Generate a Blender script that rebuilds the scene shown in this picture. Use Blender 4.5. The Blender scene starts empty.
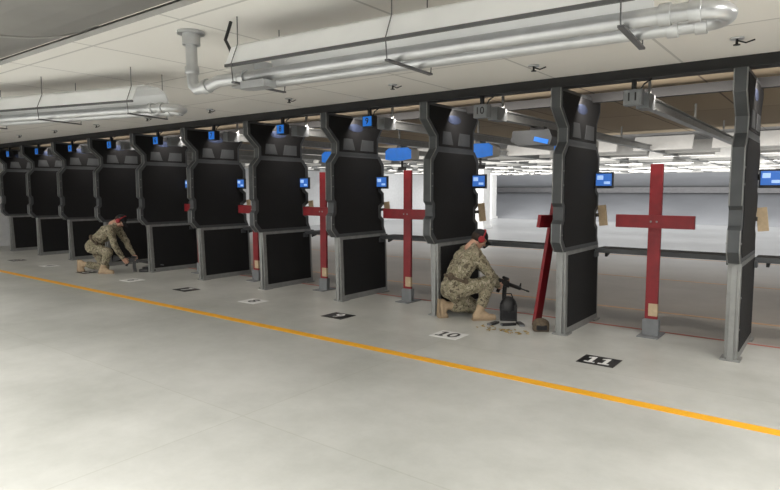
import bpy, bmesh, math, random
from mathutils import Vector, Matrix, noise
random.seed(3)
H=1.6
scene=bpy.context.scene
try: scene.view_settings.view_transform='Standard'
except Exception: pass
# ---------------- materials ----------------
def newmat(name):
    m=bpy.data.materials.new(name); m.use_nodes=True
    nt=m.node_tree; b=nt.nodes['Principled BSDF']; return m,nt,b
def mat(name,col,rough=0.6,metal=0.0,emis=None,estr=0,var=0.12,scale=8,bump=0.0):
    m,nt,b=newmat(name)
    b.inputs['Roughness'].default_value=rough; b.inputs['Metallic'].default_value=metal
    tc=nt.nodes.new('ShaderNodeTexCoord'); n=nt.nodes.new('ShaderNodeTexNoise')
    n.inputs['Scale'].default_value=scale; n.inputs['Detail'].default_value=5
    nt.links.new(tc.outputs['Object'],n.inputs['Vector'])
    r=nt.nodes.new('ShaderNodeValToRGB')
    r.color_ramp.elements[0].position=0.3; r.color_ramp.elements[1].position=0.7
    r.color_ramp.elements[0].color=[c*(1-var) for c in col]+[1]
    r.color_ramp.elements[1].color=[min(1,c*(1+var)) for c in col]+[1]
    nt.links.new(n.outputs['Fac'],r.inputs['Fac']); nt.links.new(r.outputs['Color'],b.inputs['Base Color'])
    if bump>0:
        bp=nt.nodes.new('ShaderNodeBump'); bp.inputs['Strength'].default_value=bump
        bp.inputs['Distance'].default_value=0.01
        nt.links.new(n.outputs['Fac'],bp.inputs['Height']); nt.links.new(bp.outputs['Normal'],b.inputs['Normal'])
    if emis:
        b.inputs['Emission Color'].default_value=(*emis,1); b.inputs['Emission Strength'].default_value=estr
    return m
M={}
M['steel']=mat('dark_steel',(0.075,0.08,0.085),0.5,0.3,scale=5)
M['edge']=mat('galvanised_edge',(0.27,0.275,0.27),0.4,0.5,scale=12)
M['black']=mat('acoustic_black',(0.005,0.005,0.006),0.95,scale=150,var=0.5,bump=0.3)
M['blackp']=mat('black_plastic',(0.012,0.012,0.013),0.45)
M['hdr']=mat('header_black',(0.015,0.015,0.016),0.6)
M['alu']=mat('bright_aluminium',(0.92,0.93,0.94),0.4,0.1,scale=3,var=0.04)
M['alup']=mat('galvanised_pipe',(0.58,0.59,0.60),0.32,0.65,scale=6,var=0.1)
M['gap']=mat('dark_gap_and_rods',(0.12,0.12,0.125),0.5,0.3)
M['red']=mat('red_paint',(0.23,0.010,0.016),0.5,scale=10,var=0.15)
M['wood']=mat('raw_wood',(0.52,0.40,0.26),0.7,scale=20)
M['grey']=mat('grey_paint',(0.20,0.21,0.22),0.5)
M['duct']=mat('duct_grey',(0.22,0.215,0.205),0.5,0.1,scale=3,var=0.08)
M['ductl']=mat('duct_lip',(0.30,0.295,0.28),0.5)
M['yellow']=mat('yellow_floor_paint',(0.88,0.43,0.02),0.5,scale=6,var=0.08)
M['pink']=mat('red_floor_line',(0.50,0.14,0.11),0.6)
M['orange']=mat('tan_floor_line',(0.55,0.36,0.22),0.6)
M['white']=mat('white_paint',(0.75,0.75,0.74),0.6,var=0.04)
M['wlow']=mat('range_wall_paint',(0.70,0.71,0.72),0.7,var=0.05)
M['trap']=mat('bullet_trap_steel',(0.30,0.31,0.33),0.6,scale=0.4,var=0.12)
M['trapl']=mat('bullet_trap_upper',(0.42,0.43,0.45),0.6,scale=0.4,var=0.1)
M['baffle']=mat('baffle_white',(0.66,0.65,0.62),0.7,var=0.05)
M['scr']=mat('screen_glow',(0.02,0.06,0.2),0.3,emis=(0.04,0.15,0.50),estr=0.8)
M['scrw']=mat('screen_light',(0.3,0.4,0.6),0.3,emis=(0.25,0.42,0.75),estr=0.8)
M['scr0']=mat('label_blue',(0.012,0.02,0.05),0.9)
M['blue']=mat('blue_glow',(0.01,0.16,0.62),0.4,emis=(0.01,0.2,0.8),estr=0.35)  # lit display faces; carrier housings also get this glow, though no lamps
M['boot']=mat('boot_tan',(0.42,0.31,0.20),0.8,scale=30)
M['sole']=mat('boot_sole',(0.30,0.22,0.14),0.8)
M['skin']=mat('skin',(0.52,0.30,0.21),0.5,scale=25,var=0.06)
M['hair']=mat('hair',(0.03,0.018,0.012),0.8,scale=80,var=0.4)
M['lips']=mat('lips',(0.35,0.13,0.11),0.5)
M['eye']=mat('eye_white',(0.7,0.7,0.68),0.2)
M['cap']=mat('cap_black',(0.012,0.012,0.014),0.8,scale=60)
M['muff']=mat('muff_red',(0.40,0.02,0.03),0.4)
M['bag']=mat('bag_brown',(0.10,0.075,0.05),0.9,scale=30,var=0.3,bump=0.4)
M['brass']=mat('brass',(0.45,0.32,0.12),0.35,0.9)
M['panel_glow']=mat('added_panel_glow',(0.9,0.9,0.88),0.5,emis=(1,0.98,0.94),estr=3)  # glow of the added out-of-view ceiling panels
m,nt,b=newmat('camouflage'); b.inputs['Roughness'].default_value=0.9
tc=nt.nodes.new('ShaderNodeTexCoord')
def camolayer(scale,off):
    mp=nt.nodes.new('ShaderNodeMapping'); mp.inputs['Location'].default_value=(off,off*2,off*3)
    nt.links.new(tc.outputs['Object'],mp.inputs['Vector'])
    n=nt.nodes.new('ShaderNodeTexNoise'); n.inputs['Scale'].default_value=scale; n.inputs['Detail'].default_value=3
    n.inputs['Distortion'].default_value=0.6
    nt.links.new(mp.outputs['Vector'],n.inputs['Vector']); return n
def ramp(n,els):
    r=nt.nodes.new('ShaderNodeValToRGB'); r.color_ramp.interpolation='CONSTANT'
    e=r.color_ramp.elements
    while len(e)<len(els): e.new(0.5)
    for i,(p,c) in enumerate(els): e[i].position=p; e[i].color=(*c,1)
    nt.links.new(n.outputs['Fac'],r.inputs['Fac']); return r
r1=ramp(camolayer(15,0),[(0,(0.12,0.10,0.065)),(0.40,(0.30,0.26,0.18)),(0.50,(0.19,0.175,0.11)),(0.58,(0.38,0.335,0.25)),(0.68,(0.14,0.095,0.06))])
n2=camolayer(27,4.3)
r2=ramp(n2,[(0,(0,0,0)),(0.62,(1,1,1))])
mx=nt.nodes.new('ShaderNodeMix'); mx.data_type='RGBA'
nt.links.new(r2.outputs['Color'],mx.inputs['Factor']); nt.links.new(r1.outputs['Color'],mx.inputs['A'])
mx.inputs['B'].default_value=(0.08,0.065,0.045,1)
nt.links.new(mx.outputs['Result'],b.inputs['Base Color']); M['camo']=m
# floor
m,nt,b=newmat('polished_concrete')
tc=nt.nodes.new('ShaderNodeTexCoord')
n=nt.nodes.new('ShaderNodeTexNoise'); n.inputs['Scale'].default_value=0.55; n.inputs['Detail'].default_value=8; n.inputs['Roughness'].default_value=0.68
nt.links.new(tc.outputs['Object'],n.inputs['Vector'])
def cr(c0,c1,p0=0.34,p1=0.66):
    r=nt.nodes.new('ShaderNodeValToRGB'); r.color_ramp.elements[0].position=p0; r.color_ramp.elements[1].position=p1
    r.color_ramp.elements[0].color=(*c0,1); r.color_ramp.elements[1].color=(*c1,1)
    nt.links.new(n.outputs['Fac'],r.inputs['Fac']); return r
r=cr((0.41,0.415,0.385),(0.60,0.60,0.57)); r2=cr((0.25,0.225,0.195),(0.35,0.32,0.285)); r3=cr((0.42,0.43,0.44),(0.48,0.49,0.50))
sx=nt.nodes.new('ShaderNodeSeparateXYZ'); nt.links.new(tc.outputs['Object'],sx.inputs['Vector'])
def band(a,b_):
    mr=nt.nodes.new('ShaderNodeMapRange'); mr.inputs['From Min'].default_value=a; mr.inputs['From Max'].default_value=b_
    nt.links.new(sx.outputs['Y'],mr.inputs['Value']); return mr
def mixc(f,a,b_):
    mx=nt.nodes.new('ShaderNodeMix'); mx.data_type='RGBA'
    nt.links.new(f,mx.inputs['Factor']); nt.links.new(a,mx.inputs['A']); nt.links.new(b_,mx.inputs['B']); return mx
m1=mixc(band(7.0,7.2).outputs['Result'],r.outputs['Color'],r2.outputs['Color'])
m2=mixc(band(11.0,16.0).outputs['Result'],m1.outputs['Result'],r3.outputs['Color'])
bk=nt.nodes.new('ShaderNodeTexBrick'); bk.offset=0; bk.inputs['Scale'].default_value=1
bk.inputs['Brick Width'].default_value=3.3; bk.inputs['Row Height'].default_value=2.6; bk.inputs['Mortar Size'].default_value=0.006
bk.inputs['Color1'].default_value=(1,1,1,1); bk.inputs['Color2'].default_value=(0.96,0.96,0.96,1); bk.inputs['Mortar'].default_value=(0.88,0.88,0.86,1)
nt.links.new(tc.outputs['Object'],bk.inputs['Vector'])
mu=nt.nodes.new('ShaderNodeMix'); mu.data_type='RGBA'; mu.blend_type='MULTIPLY'; mu.inputs['Factor'].default_value=1
nt.links.new(m2.outputs['Result'],mu.inputs['A']); nt.links.new(bk.outputs['Color'],mu.inputs['B'])
nt.links.new(mu.outputs['Result'],b.inputs['Base Color']); b.inputs['Roughness'].default_value=0.36
b.inputs['Specular IOR Level'].default_value=0.4
M['floor']=m
def ceilmat(name,c1,c2,mort,bw,rh):
    m,nt,b=newmat(name); tc=nt.nodes.new('ShaderNodeTexCoord')
    bk=nt.nodes.new('ShaderNodeTexBrick'); bk.offset=0; bk.inputs['Scale'].default_value=1
    bk.inputs['Brick Width'].default_value=bw; bk.inputs['Row Height'].default_value=rh; bk.inputs['Mortar Size'].default_value=0.012
    bk.inputs['Color1'].default_value=(*c1,1); bk.inputs['Color2'].default_value=(*c2,1); bk.inputs['Mortar'].default_value=(*mort,1)
    nt.links.new(tc.outputs['Object'],bk.inputs['Vector']); nt.links.new(bk.outputs['Color'],b.inputs['Base Color'])
    b.inputs['Roughness'].default_value=0.9; return m
M['ceil']=ceilmat('acoustic_tile',(0.86,0.84,0.80),(0.82,0.80,0.765),(0.58,0.565,0.54),1.22,1.22)
M['ceilr']=ceilmat('range_plywood',(0.42,0.34,0.24),(0.35,0.285,0.20),(0.15,0.12,0.095),1.22,2.44)
M['ceilf']=ceilmat('range_ceiling',(0.30,0.30,0.30),(0.27,0.27,0.27),(0.18,0.18,0.18),1.22,1.2)

# ---------------- mesh builder ----------------
class B:
    def __init__(s): s.v=[];s.f=[];s.mi=[];s.sm=[];s.mats=[]
    def m(s,k):
        if k not in s.mats: s.mats.append(k)
        return s.mats.index(k)
    def add(s,vs,fs,k,smooth=False):
        o=len(s.v); s.v+=[Vector(v) for v in vs]; i=s.m(k)
        for f in fs: s.f.append([o+a for a in f]); s.mi.append(i); s.sm.append(smooth)
    def box(s,lo,hi,k,R=None,c=None):
        x0,y0,z0=lo;x1,y1,z1=hi
        vs=[Vector(p) for p in [(x0,y0,z0),(x1,y0,z0),(x1,y1,z0),(x0,y1,z0),(x0,y0,z1),(x1,y0,z1),(x1,y1,z1),(x0,y1,z1)]]
        if R is not None:
            c=Vector(c) if c is not None else (Vector(lo)+Vector(hi))/2
            vs=[R@(v-c)+c for v in vs]
        s.add(vs,[(0,3,2,1),(4,5,6,7),(0,1,5,4),(1,2,6,5),(2,3,7,6),(3,0,4,7)],k)
    def prism(s,prof,a0,a1,k,axis='x',kside=None):
        n=len(prof)
        def P(p,a):
            if axis=='x': return (a,p[0],p[1])
            if axis=='y': return (p[0],a,p[1])
            return (p[0],p[1],a)
        vs=[P(p,a0) for p in prof]+[P(p,a1) for p in prof]
        s.add(vs,[list(range(n))[::-1],[n+i for i in range(n)]],k)
        s.add(vs,[(i,(i+1)%n,n+(i+1)%n,n+i) for i in range(n)],kside or k)
    def tube(s,pts,r,k,seg=16,cap=True,radii=None):
        pts=[Vector(p) for p in pts]; rings=[];up=None
        for i,p in enumerate(pts):
            if i==0: d=pts[1]-p
            elif i==len(pts)-1: d=p-pts[i-1]
            else: d=(pts[i+1]-p).normalized()+(p-pts[i-1]).normalized()
            d.normalize()
            if up is None:
                up=d.orthogonal().normalized()
            else:
                up=(up-d*up.dot(d)).normalized()
            w=d.cross(up); rr=radii[i] if radii else r
            rings.append([p+(up*math.cos(2*math.pi*j/seg)+w*math.sin(2*math.pi*j/seg))*rr for j in range(seg)])
        vs=[v for rg in rings for v in rg]; fs=[]
        for i in range(len(rings)-1):
            for j in range(seg):
                a=i*seg+j;b2=i*seg+(j+1)%seg; fs.append((a,b2,b2+seg,a+seg))
        s.add(vs,fs,k,True)
        if cap:
            s.add(rings[0],[list(range(seg))[::-1]],k); s.add(rings[-1],[list(range(seg))],k)
    def ell(s,c,r,k,R=None,seg=16,rg=10,zmin=None):
        c=Vector(c);vs=[];fs=[]
        for i in range(rg+1):
            th=math.pi*i/rg
            if zmin is not None: th=min(th,math.acos(zmin))
            for j in range(seg):
                ph=2*math.pi*j/seg
                p=Vector((r[0]*math.sin(th)*math.cos(ph),r[1]*math.sin(th)*math.sin(ph),r[2]*math.cos(th)))
                if R is not None: p=R@p
                vs.append(c+p)
        for i in range(rg):
            for j in range(seg):
                a=i*seg+j;b2=i*seg+(j+1)%seg; fs.append((a,a+seg,b2+seg,b2))
        s.add(vs,fs,k,True)
    def mesh(s,me2,k,mw=None,smooth=True):
        vs=[v.co.copy() for v in me2.vertices]
        s.add(vs,[list(p.vertices) for p in me2.polygons],k,smooth)
    def obj(s,name,loc=(0,0,0),rotz=0,bevel=0,parent=None,fix=True):
        me=bpy.data.meshes.new(name); me.from_pydata([tuple(v) for v in s.v],[],s.f)
        for k in s.mats: me.materials.append(M[k])
        for p,i,sm in zip(me.polygons,s.mi,s.sm): p.material_index=i; p.use_smooth=sm
        if fix:
            bm=bmesh.new(); bm.from_mesh(me); bmesh.ops.remove_doubles(bm,verts=bm.verts,dist=1e-6)
            bmesh.ops.recalc_face_normals(bm,faces=bm.faces); bm.to_mesh(me); bm.free()
        me.update()
        o=bpy.data.objects.new(name,me); scene.collection.objects.link(o)
        o.location=loc; o.rotation_euler=(0,0,rotz)
        if bevel:
            bv=o.modifiers.new('bevel','BEVEL'); bv.width=bevel; bv.segments=2; bv.limit_method='ANGLE'
        if parent: o.parent=parent
        return o
def world(name,lo,hi,k):
    b=B(); b.box(lo,hi,k); return b.obj(name)

# ---------------- shell ----------------
XL,XR,YB,YF,CZ=-19.0,7.0,-3.0,35.0,2.76
world('floor',(XL,YB,-0.1),(XR,YF,0),'floor')
world('ceiling',(XL,YB,CZ),(XR,6.1,CZ+0.1),'ceil')
world('ceiling.001',(XL,6.1,CZ),(XR,13.0,CZ+0.1),'ceilr')
world('ceiling.002',(XL,13.0,CZ),(XR,YF,CZ+0.1),'ceilf')
world('wall_left',(XL-0.1,YB,0),(XL,YF,CZ),'wlow')
world('wall_right',(XR,YB,0),(XR+0.1,YF,CZ),'wlow')
world('wall_back',(XL,YB-0.1,0),(XR,YB,CZ),'wlow')
world('wall_downrange',(XL,YF,0),(XR,YF+0.1,CZ),'trapl')
b=B(); b.prism([(30.5,0.0),(34.98,0.0),(34.98,1.45)],XL+0.02,XR-0.02,'trap')
b.prism([(31.5,CZ-0.01),(34.98,1.75),(34.98,CZ-0.01)],XL+0.02,XR-0.02,'trapl')
b.box((XL+0.02,34.6,1.45),(XR-0.02,34.98,1.75),'gap')
b.obj('bullet_trap')
b=B()
Rb=Matrix.Rotation(math.radians(-28),3,'X')
y=13.4;i=0
while y<31:
    x=XL+0.4+(0.3 if i%2 else 0)
    while x<XR-1.2:
        b.box((x,y-0.02,2.42),(x+1.15,y+0.02,2.74),'baffle',R=Rb); x+=1.5
    y+=1.35;i+=1
b.obj('ceiling_baffles')
for cx,cy in [(-15.8,30.0),(-12.0,22.0)]:
    b=B(); b.box((cx-0.3,cy-0.3,0),(cx+0.3,cy+0.3,CZ-0.005),'white'); b.box((cx-0.36,cy-0.36,0),(cx+0.36,cy+0.36,0.12),'white'); b.obj('column',bevel=0.01)
def line(name,y0,y1,k,z=0.003,x0=XL,x1=XR): return world(name,(x0,y0,0.0),(x1,y1,z),k)
line('floor_line_yellow',4.50,4.61,'yellow')
line('floor_line_red',7.06,7.10,'pink')
for yy in (8.2,11.3,15.0): line('floor_line_tan',yy,yy+0.07,'orange')
b=B(); b.box((XL,6.02,2.665),(XR,6.12,CZ),'hdr'); b.box((XL,5.98,2.655),(XR,6.16,2.668),'hdr')
b.box((XL,6.9,2.60),(XR,6.98,2.70),'hdr')
b.obj('trim_header_rail')

# ---------------- partitions ----------------
SX=[-0.80-1.65*k for k in range(12)]
Y0=6.06; T=0.11
def build_partition():
    b=B()
    up=[(0.12,2.10),(0.12,2.26),(-0.09,2.45),(-0.09,2.655),(1.16,2.655),(1.16,2.52),(1.05,2.36),(1.05,2.10)]
    mid=[(0.10,0.93),(0.0,1.04),(0.0,1.24),(0.04,1.28),(0.04,1.42),(0.0,1.46),(0.0,1.98),(0.12,2.11),(1.08,2.11),(1.19,1.98),(1.19,1.80),(1.12,1.75),(1.12,1.60),(1.19,1.55),(1.19,1.38),(1.12,1.33),(1.12,1.20),(1.19,1.15),(1.19,1.04),(1.24,0.93)]
    low=[(0.20,0.0),(0.17,0.94),(1.24,0.94),(1.28,0.0)]
    b.prism(up,0,T,'steel'); b.prism(mid,0,T,'steel'); b.prism(low,0,T,'edge')
    for (ya,za),(yb,zb) in (((0.0,1.46),(0.0,1.98)),((0.0,1.04),(0.0,1.24)),((0.0,1.98),(0.12,2.11)),((0.12,2.26),(-0.09,2.45)),((0.10,0.93),(0.0,1.04)),((0.12,2.11),(0.12,2.26)),((-0.09,2.45),(-0.09,2.65))):
        for xx in (0.004,T-0.004): b.tube([(xx,ya,za),(xx,yb,zb)],0.006,'edge',6)
    imid=[(0.15,0.98),(0.06,1.08),(0.06,1.22),(0.10,1.27),(0.10,1.43),(0.06,1.48),(0.06,1.95),(0.16,2.07),(1.03,2.07),(1.12,1.96),(1.12,1.83),(1.04,1.78),(1.04,1.58),(1.12,1.53),(1.12,1.41),(1.04,1.36),(1.04,1.18),(1.12,1.13),(1.12,1.04),(1.15,0.98)]
    ilow=[(0.26,0.08),(0.23,0.89),(1.20,0.89),(1.23,0.08)]
    iup=[(0.17,2.14),(0.17,2.28),(-0.04,2.47),(-0.04,2.62),(1.12,2.62),(1.12,2.53),(1.01,2.37),(1.01,2.14)]
    for p in (imid,ilow,iup): b.prism(p,-0.006,T+0.006,'black')
    b.prism([(0.24,2.17),(0.26,2.33),(0.44,2.33),(0.50,2.17)],-0.012,T+0.012,'steel')
    b.prism([(0.62,2.17),(0.66,2.33),(0.92,2.33),(0.92,2.17)],-0.012,T+0.012,'steel')
    for xx in (-0.009,T+0.005):
        pr=[(0.52+0.17*math.cos(a*math.pi/12),2.49+0.055*math.sin(a*math.pi/12)) for a in range(24)]
        b.prism(pr,xx,xx+0.004,'scr0')
    b.box((0.03,0.165,0.0),(T-0.03,0.195,0.92),'edge')
    b.box((-0.03,0.17,0.0),(T+0.03,0.34,0.02),'edge'); b.box((-0.03,1.12,0.0),(T+0.03,1.29,0.02),'edge')
    for zz in (0.3,0.6,1.12,1.65,1.8):
        for xx in (-0.008,T):
            yy=0.225 if zz<0.9 else 0.03
            b.tube([(xx,yy,zz),(xx+0.008,yy,zz)],0.010,'edge',8)
    b.box((0.035,0.0,2.655),(0.075,0.10,2.664),'hdr')
    b.box((T,1.02,1.70),(T+0.10,1.05,1.76),'blackp')
    b.box((T+0.02,0.97,1.62),(T+0.23,1.01,1.81),'blackp')
    b.box((T+0.035,0.964,1.65),(T+0.215,0.972,1.79),'scr'); b.box((T+0.05,0.960,1.72),(T+0.12,0.966,1.77),'scrw'); b.box((T+0.13,0.960,1.67),(T+0.20,0.966,1.70),'scrw')
    Rw=Matrix.Rotation(math.radians(-7),3,'Y')
    b.box((T+0.0,1.20,1.17),(T+0.10,1.22,1.42),'wood',R=Rw)
    b.box((T-0.03,1.10,1.28),(T+0.01,1.21,1.32),'blackp')
    return b
pm=None
for k,sx in enumerate(SX[:11]):
    if k==0:
        o=build_partition().obj('shooting_stall_partition',(sx,Y0,0),bevel=0.004); pm=o.data
    else:
        o=bpy.data.objects.new('shooting_stall_partition',pm); scene.collection.objects.link(o); o.location=(sx,Y0,0)
        bv=o.modifiers.new('bevel','BEVEL'); bv.width=0.004; bv.segments=2; bv.limit_method='ANGLE'
for k in range(-1,10):
    x0=SX[k+1]+T+0.012 if k>=0 else SX[0]+T+0.012
    x1=(SX[k]-0.012) if k>=0 else 0.85
    b=B(); b.box((x0,7.16,0.87),(x1,7.5,0.90),'hdr'); b.box((x0,7.14,0.85),(x1,7.17,0.905),'steel')
    b.box((x0,7.10,0.80),(x0+0.03,7.2,0.87),'steel'); b.box((x1-0.03,7.10,0.80),(x1,7.2,0.87),'steel')
    for xx in (x0+0.1,x1-0.13): b.prism([(7.2,0.87),(7.45,0.87),(7.2,0.80)],xx,xx+0.03,'hdr')
    b.obj('shooting_bench',bevel=0.003)

# ---------------- lane rails + signs ----------------
LC=[-1.62-1.65*k for k in range(-1,11)]
nums=[12,11,10,9,8,7,6,5,4,3,2,1]
def text(name,s,size,loc,rot,k,parent,off=0.03):
    cu=bpy.data.curves.new(name,'FONT'); cu.body=s; cu.size=size; cu.align_x='CENTER'; cu.align_y='CENTER'; cu.extrude=0.001
    cu.offset=off*size*0.5; cu.space_character=1.1
    o=bpy.data.objects.new(name,cu); scene.collection.objects.link(o); o.location=loc; o.rotation_euler=rot
    cu.materials.append(M[k]); o.parent=parent; return o
for lx,n in zip(LC,nums):
    b=B()
    b.box((-0.045,6.3,2.53),(0.045,31.0,2.545),'edge'); b.box((-0.045,6.3,2.43),(0.045,31.0,2.445),'edge'); b.box((-0.006,6.3,2.44),(0.006,31.0,2.53),'edge')
    yy=6.5
    while yy<31:
        b.box((-0.012,yy,2.54),(0.012,yy+0.03,2.758),'edge'); yy+=2.4
    b.box((-0.06,6.26,2.41),(0.06,6.5,2.56),'grey')
    b.obj('target_carrier_rail',(lx,0,0))
    b=B(); b.box((-0.085,-0.05,-0.075),(0.085,0.05,0.075),'grey' if n>=10 else 'blackp')
    b.box((-0.072,-0.056,-0.062),(0.072,-0.049,0.062),'grey' if n>=10 else 'blue')
    b.box((-0.02,-0.02,0.075),(0.02,0.02,0.165),'blackp')
    b.tube([(0.06,0,0.075),(0.10,-0.02,0.12),(0.16,0,0.16)],0.008,'blackp',8)
    so=b.obj('lane_number_display',(lx-0.03,6.06,2.49),bevel=0.004)
    text('digits',str(n),0.11,(0,-0.058,0),(math.pi/2,0,0),'blackp',so)
    if n in (10,9,8,7,6):
        b=B(); b.prism([(-0.30,-0.10),(-0.30,0.06),(-0.22,0.11),(0.22,0.11),(0.30,0.06),(0.30,-0.10),(0.1,-0.13),(-0.1,-0.13)],-0.13,0.13,'blue',axis='y',kside='white')
        b.box((-0.05,-0.1,0.11),(0.05,0.1,0.155),'grey'); b.box((-0.015,-0.02,-0.25),(0.015,0.02,-0.12),'blackp'); b.box((-0.09,-0.015,-0.30),(0.09,0.015,-0.24),'blackp')
        b.obj('target_carrier',(lx,9.0,2.27),bevel=0.006)
b=B(); Rm=Matrix.Rotation(math.radians(14),3,'Y')
b.prism([(-0.33,-0.04),(-0.30,0.10),(0.20,0.10),(0.25,0.0),(0.22,-0.10),(-0.2,-0.10)],-0.14,0.14,'steel',axis='y'); b.box((-0.1,-0.05,0.05),(0.1,0.05,0.145),'hdr'); b.box((0.0,-0.146,-0.07),(0.20,-0.138,-0.01),'blue',R=Rm)
b.obj('target_carrier',(LC[2]+0.05,7.45,2.28),bevel=0.01)

for lx,n in zip(LC,nums):
    if n==12: continue
    dark=(n%2==1); fk='white' if dark else 'blackp'
    b=B(); b.box((-0.17,-0.145,0),(0.17,0.145,0.004),'blackp' if dark else 'white')
    s=str(n); rest=s.replace('1','')
    def one(cx): 
        b.prism([(cx-0.05,-0.10),(cx+0.05,-0.10),(cx+0.05,-0.075),(cx+0.02,-0.075),(cx+0.02,0.10),(cx-0.01,0.10),(cx-0.05,0.075),(cx-0.05,0.05),(cx-0.015,0.065),(cx-0.015,-0.075),(cx-0.05,-0.075)],0.003,0.006,fk,axis='z')
    if s=='11': one(-0.065); one(0.065)
    elif s=='10': one(-0.075)
    elif s=='1': one(0)
    o=b.obj('floor_number_plate',(lx-0.10,5.5,0))
    if rest: text('digits',rest,0.27,(0.055 if s=='10' else 0,0,0.005),(0,0,0),fk,o,0.02)

# ---------------- red crosses ----------------
def cross(x,y,name='red_cross_target_stand'):
    b=B()
    b.box((-0.065,-0.02,0.30),(0.065,0.02,1.88),'red'); b.box((-0.065,-0.019,0.12),(0.065,0.019,0.30),'red'); b.box((-0.03,-0.0215,0.22),(0.066,0.0205,0.36),'wood')
    b.box((-0.40,-0.062,1.19),(0.40,-0.021,1.33),'red')
    for xx in (-0.03,0.03): b.tube([(xx,-0.066,1.26),(xx,-0.06,1.26)],0.012,'edge',8)
    b.box((-0.085,-0.035,0.0),(0.085,-0.0215,0.19),'grey'); b.box((-0.085,0.0215,0.0),(0.085,0.035,0.19),'grey')
    b.box((-0.085,-0.035,0.0),(-0.067,0.035,0.19),'grey'); b.box((0.067,-0.035,0.0),(0.085,0.035,0.19),'grey')
    b.box((-0.11,-0.16,0.0),(0.11,0.20,0.012),'grey')
    return b.obj(name,(x,y,0),bevel=0.003)
for lx,n in zip(LC,nums):
    if n in (12,10): continue
    cross(lx+0.03,6.84)
b=B()
b.box((-0.065,-0.02,0.0),(0.065,0.02,1.66),'red'); b.box((-0.34,-0.062,1.19),(0.30,-0.021,1.33),'red')
o=b.obj('red_cross_target_stand',bevel=0.003)
o.matrix_world=Matrix.Translation((-2.80,6.55,0.004))@Matrix.Rotation(math.radians(8.0),4,'Y')@Matrix.Rotation(math.radians(78),4,'Z')

# ---------------- ceiling duct ----------------
def ductprof(e=0): return [(1.15-(0.78+e)*math.cos(math.pi*a/16), 2.757-(0.35+e)*math.sin(math.pi*a/16)) for a in range(17)]
b=B(); b.prism(ductprof(),XL+0.1,XR-0.1,'duct')
xx=XL+1
while xx<XR:
    b.prism(ductprof(0.008),xx,xx+0.04,'ductl'); xx+=2.4
b.prism([(1.77,2.53),(1.805,2.56),(1.83,2.545),(1.795,2.512)],XL+0.1,XR-0.1,'ductl')
b.obj('air_duct')

# ---------------- heaters ----------------
def heater(p0,p1,z,flue):
    p0=Vector((p0[0],p0[1],0));p1=Vector((p1[0],p1[1],0)); L=(p1-p0).length; ang=math.atan2(p1.y-p0.y,p1.x-p0.x)
    b=B()
    prof=[(-0.25,-0.06),(-0.19,0.07),(-0.10,0.11),(0.10,0.11),(0.19,0.07),(0.25,-0.06),(0.238,-0.06),(0.18,0.06),(0.095,0.098),(-0.095,0.098),(-0.18,0.06),(-0.238,-0.06)]
    b.prism(prof,0.0,L-0.22,'alu')
    b.box((0,-0.255,-0.075),(L-0.22,-0.235,-0.055),'gap'); b.box((0,0.235,-0.075),(L-0.22,0.255,-0.055),'gap')  # dark strips stand in for the shaded gap between hood and tubes
    r=0.040; sp=0.12; zt=-0.125
    pts=[(0.0,-sp,zt),(L,-sp,zt)]
    for a in range(1,12): pts.append((L+sp*math.sin(math.pi*a/12),-sp*math.cos(math.pi*a/12),zt))
    pts+=[(L,sp,zt),(0.0,sp,zt)]
    b.tube(pts,r,'alup',16)
    for xx in (0.02,L-0.14,L-0.02):
        for s in (-1,1): b.tube([(xx,s*sp,zt),(xx+0.05,s*sp,zt)],r+0.010,'alup',16)
    n=max(2,int(L/1.0))
    for i in range(n+1):
        xx=0.06+i*(L-0.35)/n
        b.box((xx,-0.25,zt-0.06),(xx+0.03,0.25,zt-0.048),'gap')
        for s in (-1,1):
            b.tube([(xx+0.015,s*0.248,zt-0.055),(xx+0.015,s*0.262,-0.06),(xx+0.015,s*0.20,0.08)],0.004,'gap',6)
            b.tube([(xx+0.015,s*0.20,0.08),(xx+0.015,s*0.20,CZ-z)],0.004,'gap',6)
    b.box((-0.24,0.02,-0.15),(0.0,0.20,0.03),'alup')
    b.box((0.10,-0.21,-0.22),(0.32,-0.09,-0.172),'alup')
    b.tube([(-0.02,-0.16,-0.05),(-0.03,-0.17,0.06),(-0.10,-0.15,0.14),(-0.05,-0.14,CZ-z)],0.012,'blackp',8)
    if flue:
        fx=-0.50
        pts=[(0.0,-sp,zt),(-0.20,-sp,zt+0.0),(fx+0.14,-sp,zt-0.03),(fx+0.05,-sp,zt-0.035),(fx+0.01,-sp,zt-0.0),(fx,-sp,zt+0.06),(fx,-sp,CZ-z)]
        b.tube(pts,0.042,'alup',16)
        b.tube([(fx+0.18,-sp,zt-0.02),(fx+0.13,-sp,zt-0.03)],0.052,'alup',16); b.tube([(fx,-sp,zt+0.08),(fx,-sp,zt+0.13)],0.052,'alup',16)
        b.tube([(fx,-sp,0.16),(fx,-sp,CZ-z)],0.065,'alup',16); b.tube([(fx,-sp,CZ-z-0.02),(fx,-sp,CZ-z-0.001)],0.10,'alup',20)
    o=b.obj('radiant_tube_heater',(p0.x,p0.y,z),ang,bevel=0.002); return o
heater((-3.38,2.82),(-0.56,3.02),2.50,True)
heater((-7.90,2.62),(-5.20,3.32),2.50,False)

for k in range(0,11):
    b=B(); b.tube([(0,0,0),(0,0,-0.012)],0.05,'alup',16); b.tube([(0,0,-0.01),(0,0,-0.05)],0.010,'blackp',8)
    b.tube([(0,0,-0.05),(0,0,-0.056)],0.025,'blackp',12); b.tube([(0,0,-0.02),(0.06,0.0,-0.045),(0.12,0,-0.03)],0.006,'blackp',6)
    b.obj('sprinkler_head',(SX[k]+0.1,5.3,CZ))

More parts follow.
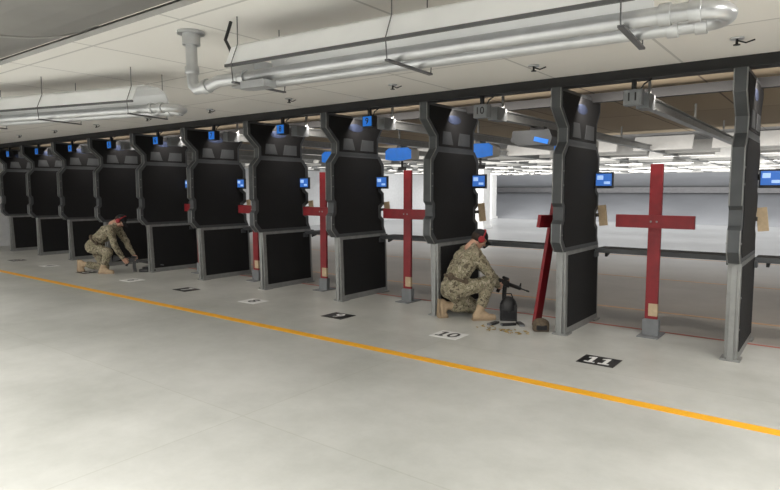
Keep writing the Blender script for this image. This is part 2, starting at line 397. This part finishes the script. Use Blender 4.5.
# ---------------- added fill lights ----------------
def area(name,loc,sx,sy,power,dirv,col=(1,0.985,0.96)):
    l=bpy.data.lights.new(name,'AREA'); l.shape='RECTANGLE'; l.size=sx; l.size_y=sy; l.energy=power; l.color=col
    o=bpy.data.objects.new(name,l); scene.collection.objects.link(o); o.location=loc
    o.rotation_euler=Vector(dirv).to_track_quat('-Z','Y').to_euler(); return o
for (x,y,p) in [(-15,-0.6,160),(-11,-0.6,160),(-7,-0.6,170),(-3,-0.6,165),(1.2,-0.6,130),(1.6,2.6,115),(1.8,4.8,65)]:  # panels and lamps added out of view to light the stall area
    b=B(); b.box((-0.65,-0.35,-0.03),(0.65,0.35,0),'white'); b.box((-0.6,-0.3,-0.034),(0.6,0.3,-0.028),'panel_glow')
    b.obj('added_light_panel',(x,y,CZ-0.001))
    area('added_ceiling_fill',(x,y,CZ-0.05),1.2,0.6,p,(0,0,-1),(1,0.98,0.945))
area('unseen_range_fill',(-7,6.5,2.58),20,0.12,230,(0,0.75,-0.66),(1,0.93,0.85))  # unseen strip behind the header, added to light the downrange floor
for yy,p in ((12.4,110),(16,190),(20,230),(24,260),(28,340)):  # unseen strips turned away from camera, added to light baffles and range
    area('unseen_range_fill',(-6,yy,2.25),24,0.12,p,(0,0.93,0.1))
    area('unseen_range_fill',(-6,yy,2.3),24,0.12,p*0.8+60,(0,0.5,-0.86))

# ---------------- people ----------------
def hull(bm_t,p0,r0,p1,r1,seg=12):
    bm=bmesh.new()
    bmesh.ops.create_uvsphere(bm,u_segments=seg,v_segments=8,radius=r0,matrix=Matrix.Translation(p0))
    bmesh.ops.create_uvsphere(bm,u_segments=seg,v_segments=8,radius=r1,matrix=Matrix.Translation(p1))
    res=bmesh.ops.convex_hull(bm,input=bm.verts)
    junk=[g for g in res['geom_interior'] if isinstance(g,bmesh.types.BMVert)]
    junk+=[g for g in res['geom_unused'] if isinstance(g,bmesh.types.BMVert)]
    bmesh.ops.delete(bm,geom=list(set(junk)),context='VERTS')
    me=bpy.data.meshes.new('t'); bm.to_mesh(me); bm.free(); bm_t.from_mesh(me); bpy.data.meshes.remove(me)
def ellb(bm_t,c,r,R=Matrix.Identity(3)):
    bmesh.ops.create_uvsphere(bm_t,u_segments=20,v_segments=12,radius=1,matrix=Matrix.Translation(c)@R.to_4x4()@Matrix.Diagonal((*r,1)))
def remesh(bm,vox,smooth=3):
    me=bpy.data.meshes.new('t'); bm.to_mesh(me); bm.free()
    o=bpy.data.objects.new('t',me); scene.collection.objects.link(o)
    r=o.modifiers.new('r','REMESH'); r.mode='VOXEL'; r.voxel_size=vox
    s=o.modifiers.new('s','SMOOTH'); s.iterations=smooth; s.factor=0.5
    dg=bpy.context.evaluated_depsgraph_get(); dg.update()
    me2=bpy.data.meshes.new_from_object(o.evaluated_get(dg))
    bpy.data.objects.remove(o); return me2
V=Vector
def hand(bld,w,d,n,t,curl=35):
    d=d.normalized(); n=(n-d*n.dot(d)).normalized(); t=(t-d*t.dot(d)-n*t.dot(n)).normalized()
    bm=bmesh.new()
    hull(bm,w-d*0.03,0.026,w+d*0.01,0.027)
    offs=[0.030,0.010,-0.011,-0.031]; lens=[0.072,0.082,0.076,0.060]; kn=[0.088,0.092,0.088,0.080]
    for o_,L,kk in zip(offs,lens,kn):
        k0=w+d*kk+t*o_*1.0
        hull(bm,w+t*o_*0.55+d*0.01,0.017,k0,0.0125)
        p=k0;dd=(d+t*o_*2.2).normalized()
        for fr,cr_ in ((0.45,curl*0.8),(0.32,curl*1.2),(0.25,curl*0.8)):
            a=math.radians(cr_); ax=dd.cross(n).normalized(); dd=(Matrix.Rotation(a,3,ax)@dd).normalized()
            q=p+dd*L*fr; hull(bm,p,0.0092,q,0.0083,8); p=q
    th0=w+d*0.02+t*0.022; th1=w+d*0.055+t*0.050+n*0.012; th2=th1+d*0.030+t*0.008+n*0.018; th3=th2+d*0.024-t*0.004+n*0.012
    hull(bm,th0,0.017,th1,0.0125); hull(bm,th1,0.0115,th2,0.0105,8); hull(bm,th2,0.0105,th3,0.009,8)
    bld.mesh(remesh(bm,0.004,2),'skin')
def boot(bld,ank,t,n,bent=False,shin=None):
    t=t.normalized(); n=(n-t*n.dot(t)).normalized(); s=t.cross(n)
    bm=bmesh.new()
    if shin is not None: hull(bm,ank+(shin-ank).normalized()*0.14,0.058,ank,0.050)
    heel=ank-t*0.045-n*0.058; ball=ank+t*0.12-n*0.062
    hull(bm,ank,0.050,heel+n*0.01,0.042)
    hull(bm,ank+t*0.03-n*0.01,0.046,ball,0.036)
    for q in (-1,1):
        hull(bm,heel+s*0.008*q,0.038,ball+s*0.018*q,0.034)
        toe=ball+(t*0.065-n*0.004 if not bent else n*0.055+t*0.0)
        hull(bm,ball+s*0.018*q,0.034,toe+s*0.010*q,0.032)
    bld.mesh(remesh(bm,0.008,3),'boot')
    out=[(-0.085,-0.032),(-0.09,0),(-0.085,0.032),(0.0,0.034),(0.08,0.048),(0.14,0.05),(0.20,0.032),(0.222,0),(0.20,-0.032),(0.14,-0.05),(0.08,-0.048),(0.0,-0.034)]
    if bent: out=[(min(a,0.14),bb) for a,bb in out]
    N=len(out); vs=[ank+t*a+s*bb-n*0.103 for a,bb in out]+[ank+t*a+s*bb-n*0.078 for a,bb in out]
    bld.add(vs,[list(range(N)),[N+i for i in range(N)][::-1]]+[(i,N+i,N+(i+1)%N,(i+1)%N) for i in range(N)],'sole')
    if bent:
        c=ank+t*0.152-n*0.045
        o2=[(-0.055,-0.045),(-0.055,0.045),(0.07,0.032),(0.085,0),(0.07,-0.032)]
        N=5; vs=[c+n*a+s*bb-t*0.01 for a,bb in o2]+[c+n*a+s*bb+t*0.008 for a,bb in o2]
        bld.add(vs,[list(range(N)),[N+i for i in range(N)][::-1]]+[(i,N+i,N+(i+1)%N,(i+1)%N) for i in range(N)],'sole')
def head(bld,c,f,up):
    f=f.normalized(); up=(up-f*up.dot(f)).normalized(); l=up.cross(f)
    R=Matrix((f,l,up)).transposed()
    P=lambda x,y,z: c+R@V((x,y,z))
    bm=bmesh.new()
    ellb(bm,P(-0.008,0,0.025),(0.098,0.077,0.092),R)
    ellb(bm,P(0.030,0,-0.035),(0.060,0.058,0.080),R)
    hull(bm,P(0.055,-0.018,-0.088),0.022,P(0.055,0.018,-0.088),0.022)
    for q in (-1,1):
        hull(bm,P(0.052,0.018*q,-0.088),0.020,P(-0.01,0.052*q,-0.05),0.018)
        hull(bm,P(0.075,0.036*q,-0.018),0.015,P(0.055,0.05*q,-0.03),0.018)
        hull(bm,P(0.083,0.012*q,0.022),0.012,P(0.072,0.045*q,0.018),0.012)
    hull(bm,P(0.088,0,0.008),0.008,P(0.108,0,-0.026),0.011,8)
    for q in (-1,1): hull(bm,P(0.098,0.010*q,-0.030),0.007,P(0.09,0.013*q,-0.032),0.007,8)
    hull(bm,P(-0.02,0,-0.04),0.056,P(-0.045,0,-0.17),0.060)
    bld.mesh(remesh(bm,0.0055,2),'skin')
    for q in (-1,1):
        bld.ell(P(0.078,0.030*q,0.0),(0.011,0.014,0.009),'eye',R,10,6); bld.ell(P(0.087,0.030*q,0.0),(0.004,0.006,0.006),'hair',R,8,6)
        bld.ell(P(0.090,0.032*q,0.020),(0.006,0.018,0.004),'hair',R,8,6)
        bld.ell(P(-0.005,0.080*q,-0.008),(0.020,0.010,0.033),'skin',R,12,8)
        bld.tube([P(-0.005,0.070*q,-0.005),P(-0.005,0.082*q,-0.005),P(-0.005,0.105*q,-0.005),P(-0.005,0.115*q,-0.005)],0.04,'muff',20,radii=[0.036,0.043,0.041,0.028])
        bld.tube([P(-0.005,0.070*q,-0.005),P(-0.005,0.084*q,-0.005)],0.046,'cap',20)
    bld.ell(P(0.092,0,-0.060),(0.010,0.024,0.005),'lips',R,12,6); bld.ell(P(0.091,0,-0.067),(0.010,0.019,0.005),'lips',R,12,6)
    bld.ell(P(-0.022,0,0.010),(0.092,0.081,0.085),'hair',R,20,12)
    bld.ell(P(-0.006,0,0.030),(0.106,0.086,0.098),'cap',R,24,14,zmin=0.02)
    vs=[];
    for a in range(9):
        th=math.radians(-60+15*a); vs.append(P(0.09*math.cos(th),0.083*math.sin(th),0.034)); 
    for a in range(9):
        th=math.radians(-60+15*a); vs.append(P(0.075+0.105*math.cos(th),0.080*math.sin(th),0.026-0.01*abs(math.sin(th))))
    fs=[(i,i+1,i+10,i+9) for i in range(8)]; vs2=[v+R@V((0,0,0.006)) for v in vs]
    bld.add(vs,fs,'cap'); bld.add(vs2,[f_[::-1] for f_ in fs],'cap')
    bld.add(vs[9:]+vs2[9:],[(i,i+1,i+10,i+9) for i in range(8)],'cap')
    pts=[P(-0.005,0.100*math.cos(math.pi*a/14),0.0+0.137*math.sin(math.pi*a/14)) for a in range(15)]
    bld.tube(pts,0.010,'muff',8)
def soldier(name,J,loc,rotz,seed):
    bld=B(); J={k:V(v) for k,v in J.items()}
    bm=bmesh.new()
    pel=J['pelvis'];wa=J['waist'];ch=J['chest'];nk=J['neck']
    Y=V((0,1,0))
    hull(bm,pel-Y*0.075,0.115,pel+Y*0.075,0.115)
    for q in (-1,1):
        hull(bm,pel+Y*0.06*q,0.120,wa+Y*0.045*q,0.118); hull(bm,wa+Y*0.045*q,0.118,ch+Y*0.075*q,0.132)
        hull(bm,ch+Y*0.07*q,0.128,nk+Y*0.05*q-V((0.02,0,0.06)),0.085)
    for sd,q in (('R',-1),('L',1)):
        S=J['sh'+sd];E=J['el'+sd];W=J['wr'+sd]
        hull(bm,nk-V((0.02,0,0.03)),0.062,S,0.075)
        hull(bm,ch+Y*0.09*q,0.10,S,0.075)
        hull(bm,S,0.078,E,0.062); hull(bm,E,0.063,W-(W-E).normalized()*0.02,0.042)
        cu=W-(W-E).normalized()*0.03; hull(bm,cu,0.043,cu+(W-E).normalized()*0.018,0.042)
        Hp=J['hip'+sd];K=J['kn'+sd];A=J['an'+sd]
        hull(bm,Hp,0.115,K,0.080); hull(bm,K,0.082,K+(A-K)*0.35,0.078); hull(bm,K+(A-K)*0.35,0.078,A+(K-A).normalized()*0.13,0.064)
        hull(bm,A+(K-A).normalized()*0.14,0.070,A+(K-A).normalized()*0.11,0.068)
    hull(bm,nk-V((0.03,0,0.02)),0.068,nk+V((0.0,0,0.015)),0.064)
    me=remesh(bm,0.011,4)
    me.update()
    off=V((seed*7.1,seed*3.3,0))
    nrm=[v.normal.copy() for v in me.vertices]
    for v,nn in zip(me.vertices,nrm):
        p=v.co
        w=noise.noise(V((p.x*9,p.y*9,p.z*20))+off)*0.013+noise.noise(p*26+off)*0.007
        v.co=p+nn*w
        if v.co.z<0.004: v.co.z=0.004
    bld.mesh(me,'camo')
    d=(wa-pel).normalized()
    ring=[]
    fx=d.cross(Y)
    for a in range(25):
        th=2*math.pi*a/24; ring.append(pel+(wa-pel)*0.75+Y*0.175*math.cos(th)+fx*0.130*math.sin(th))
    bld.tube(ring,0.018,'bag',8,cap=False)
    for a in (14,16,8): 
        c=ring[a]; bld.ell(c,(0.035,0.045,0.055),'bag',None,10,8)
    head(bld,J['head'],J['face'],J['hup'])
    for sd,q in (('R',-1),('L',1)):
        W=J['wr'+sd];E=J['el'+sd]
        hand(bld,W+(W-E).normalized()*0.015,J['hd'+sd],J['hn'+sd],J['ht'+sd],J['curl'].x)
        boot(bld,J['an'+sd],J['ft'+sd],J['fn'+sd],bool(J['bent'+sd].x),J['kn'+sd])
    return bld.obj(name,loc,rotz,fix=False)
A=dict(pelvis=(0,0,.39),waist=(.06,0,.54),chest=(.19,0,.74),neck=(.28,0,.89),head=(.365,0,.99),face=(.8,-.1,-.60),hup=(.55,0,.8),
 shR=(.24,-.175,.82),elR=(.40,-.235,.57),wrR=(.58,-.10,.41),shL=(.26,.175,.83),elL=(.50,.24,.62),wrL=(.71,.13,.43),
 hipR=(0.01,-.09,.37),knR=(.42,-.17,.47),anR=(.29,-.17,.104),hipL=(0.0,.09,.36),knL=(.40,.15,.085),anL=(-.03,.12,.153),
 ftR=(1,-.15,0),fnR=(0,0,1),bentR=(0,0,0),ftL=(0.0,0,-1),fnL=(1,0,0),bentL=(1,0,0),
 hdR=(.8,.5,-.25),hnR=(-.4,.8,.2),htR=(0,.3,1),hdL=(.85,-.25,-.2),hnL=(0,-.4,.8),htL=(0,.8,.2),curl=(42,0,0))
Bp=dict(pelvis=(0,0,.52),waist=(.12,0,.65),chest=(.30,0,.80),neck=(.44,0,.93),head=(.535,0,1.01),face=(.6,0,-.8),hup=(.8,0,.6),
 shR=(.40,-.175,.84),elR=(.50,-.22,.55),wrR=(.60,-.12,.29),shL=(.42,.175,.84),elL=(.56,.21,.56),wrL=(.74,.08,.33),
 hipR=(0.01,-.09,.50),knR=(.36,-.17,.42),anR=(.24,-.17,.104),hipL=(0.0,.09,.50),knL=(.16,.12,.085),anL=(-.26,.12,.153),
 ftR=(1,-.1,0),fnR=(0,0,1),bentR=(0,0,0),ftL=(0.0,0,-1),fnL=(1,0,0),bentL=(1,0,0),
 hdR=(.6,.3,-.7),hnR=(-.3,.8,-.1),htR=(.5,.3,.6),hdL=(.5,-.3,-.75),hnL=(-.2,-.8,0),htL=(.5,-.3,.6),curl=(38,0,0))
rA=math.radians(56); rB=math.radians(40)
locA=(-3.77,6.22,0); locB=(-11.5,5.58,0)
soldier('kneeling_soldier',A,locA,rA,1)
soldier('kneeling_soldier',Bp,locB,rB,2)

def rifle(name,mw):
    b=B()
    b.box((-0.06,-0.018,0.0),(0.16,0.018,0.065),'blackp'); b.box((-0.05,-0.014,0.065),(0.15,0.014,0.08),'blackp')
    b.tube([(0.16,0,0.045),(0.42,0,0.045)],0.026,'blackp',10); b.tube([(0.42,0,0.045),(0.62,0,0.045)],0.009,'steel',10); b.tube([(0.58,0,0.045),(0.635,0,0.045)],0.013,'steel',10)
    b.prism([(0.40,0.06),(0.44,0.06),(0.425,0.115),(0.415,0.115)],-0.006,0.006,'blackp',axis='y')
    b.tube([(-0.06,0,0.045),(-0.22,0,0.045)],0.015,'blackp',10)
    b.prism([(-0.14,0.07),(-0.30,0.07),(-0.30,-0.055),(-0.27,-0.055),(-0.15,0.015)],-0.018,0.018,'blackp',axis='y')
    b.prism([(-0.03,0.0),(0.01,0.0),(-0.02,-0.10),(-0.06,-0.095)],-0.014,0.014,'blackp',axis='y')
    b.prism([(0.06,0.0),(0.12,0.0),(0.14,-0.09),(0.17,-0.17),(0.11,-0.185),(0.08,-0.10)],-0.012,0.012,'blackp',axis='y')
    b.box((0.01,-0.004,-0.035),(0.06,0.004,-0.03),'blackp')
    b.tube([(0.02,0,0.105),(0.12,0,0.105)],0.020,'blackp',12); b.box((0.05,-0.01,0.078),(0.09,0.01,0.09),'blackp')
    o=b.obj(name,bevel=0.002); o.matrix_world=mw; return o
def placeman(loc,rot,p,yaw,pitch,roll=0):
    return Matrix.Translation(loc)@Matrix.Rotation(rot,4,'Z')@Matrix.Translation(p)@Matrix.Rotation(yaw,4,'Z')@Matrix.Rotation(pitch,4,'Y')@Matrix.Rotation(roll,4,'X')
rifle('rifle',placeman(locA,rA,(.655,-.045,.40),math.radians(24),math.radians(18)))
rifle('rifle',placeman(locB,rB,(.69,-.03,.215),math.radians(10),math.radians(12)))
def G(loc,rot,p): 
    v=Matrix.Rotation(rot,3,'Z')@V(p); return (loc[0]+v.x,loc[1]+v.y,0)
b=B(); b.ell((0,0,0.15),(0.11,0.09,0.15),'blackp',None,16,10); b.box((-0.10,-0.07,0),(0.10,0.07,0.20),'blackp'); b.box((-0.08,-0.085,0.03),(0.08,-0.06,0.13),'cap')
b.tube([(-0.05,0,0.28),(-0.03,0,0.33),(0.03,0,0.33),(0.05,0,0.28)],0.008,'blackp',8)
b.obj('ammunition_bag',(-3.19,6.60,0),math.radians(30),bevel=0.015)
b=B(); b.ell((0,0,0.075),(0.10,0.07,0.075),'bag',None,16,10); b.box((-0.085,-0.055,0),(0.085,0.055,0.09),'bag'); b.box((-0.06,-0.07,0.02),(0.06,-0.05,0.08),'cap')
b.obj('gear_pouch',(-2.64,6.30,0),math.radians(35),bevel=0.012)
for i,(x,y,a) in enumerate([(-3.22,6.28,1.4),(-3.05,6.33,0.8),(-2.95,6.44,2.2)]):
    b=B(); b.prism([(-0.09,-0.03),(0.0,-0.032),(0.09,-0.015),(0.085,0.045),(0.0,0.03),(-0.09,0.03)],0,0.024,'blackp',axis='z')
    b.box((-0.095,-0.034,0.0),(-0.088,0.034,0.024),'grey')
    b.obj('rifle_magazine',(x,y,0.001),a,bevel=0.003)
b=B()
for i in range(40):
    x=random.uniform(-0.35,0.25);y=random.uniform(-0.12,0.08);a=random.random()*6.28
    b.tube([(x,y,0.006),(x+0.04*math.cos(a),y+0.04*math.sin(a),0.006)],0.005,'brass',6)
b.obj('spent_cartridges',(-2.95,6.08,0))
b=B(); b.box((-0.16,-0.05,0),(0.16,0.05,0.06),'blackp'); b.box((-0.1,-0.04,0.06),(0.12,0.04,0.10),'cap')
b.obj('equipment_case',G(locB,rB,(1.02,.02,0)),rB,bevel=0.01)

# ---------------- world + camera ----------------
w=bpy.data.worlds.new('world'); scene.world=w; w.use_nodes=True
w.node_tree.nodes['Background'].inputs[0].default_value=(0.8,0.85,0.9,1); w.node_tree.nodes['Background'].inputs[1].default_value=0.3
cam=bpy.data.cameras.new('camera'); co=bpy.data.objects.new('camera',cam); scene.collection.objects.link(co)
co.location=(0,0,H); co.rotation_euler=(math.radians(90-5.32),0,math.radians(37.3))
cam.sensor_width=36; cam.lens=590/780*36; cam.clip_end=200
scene.camera=co
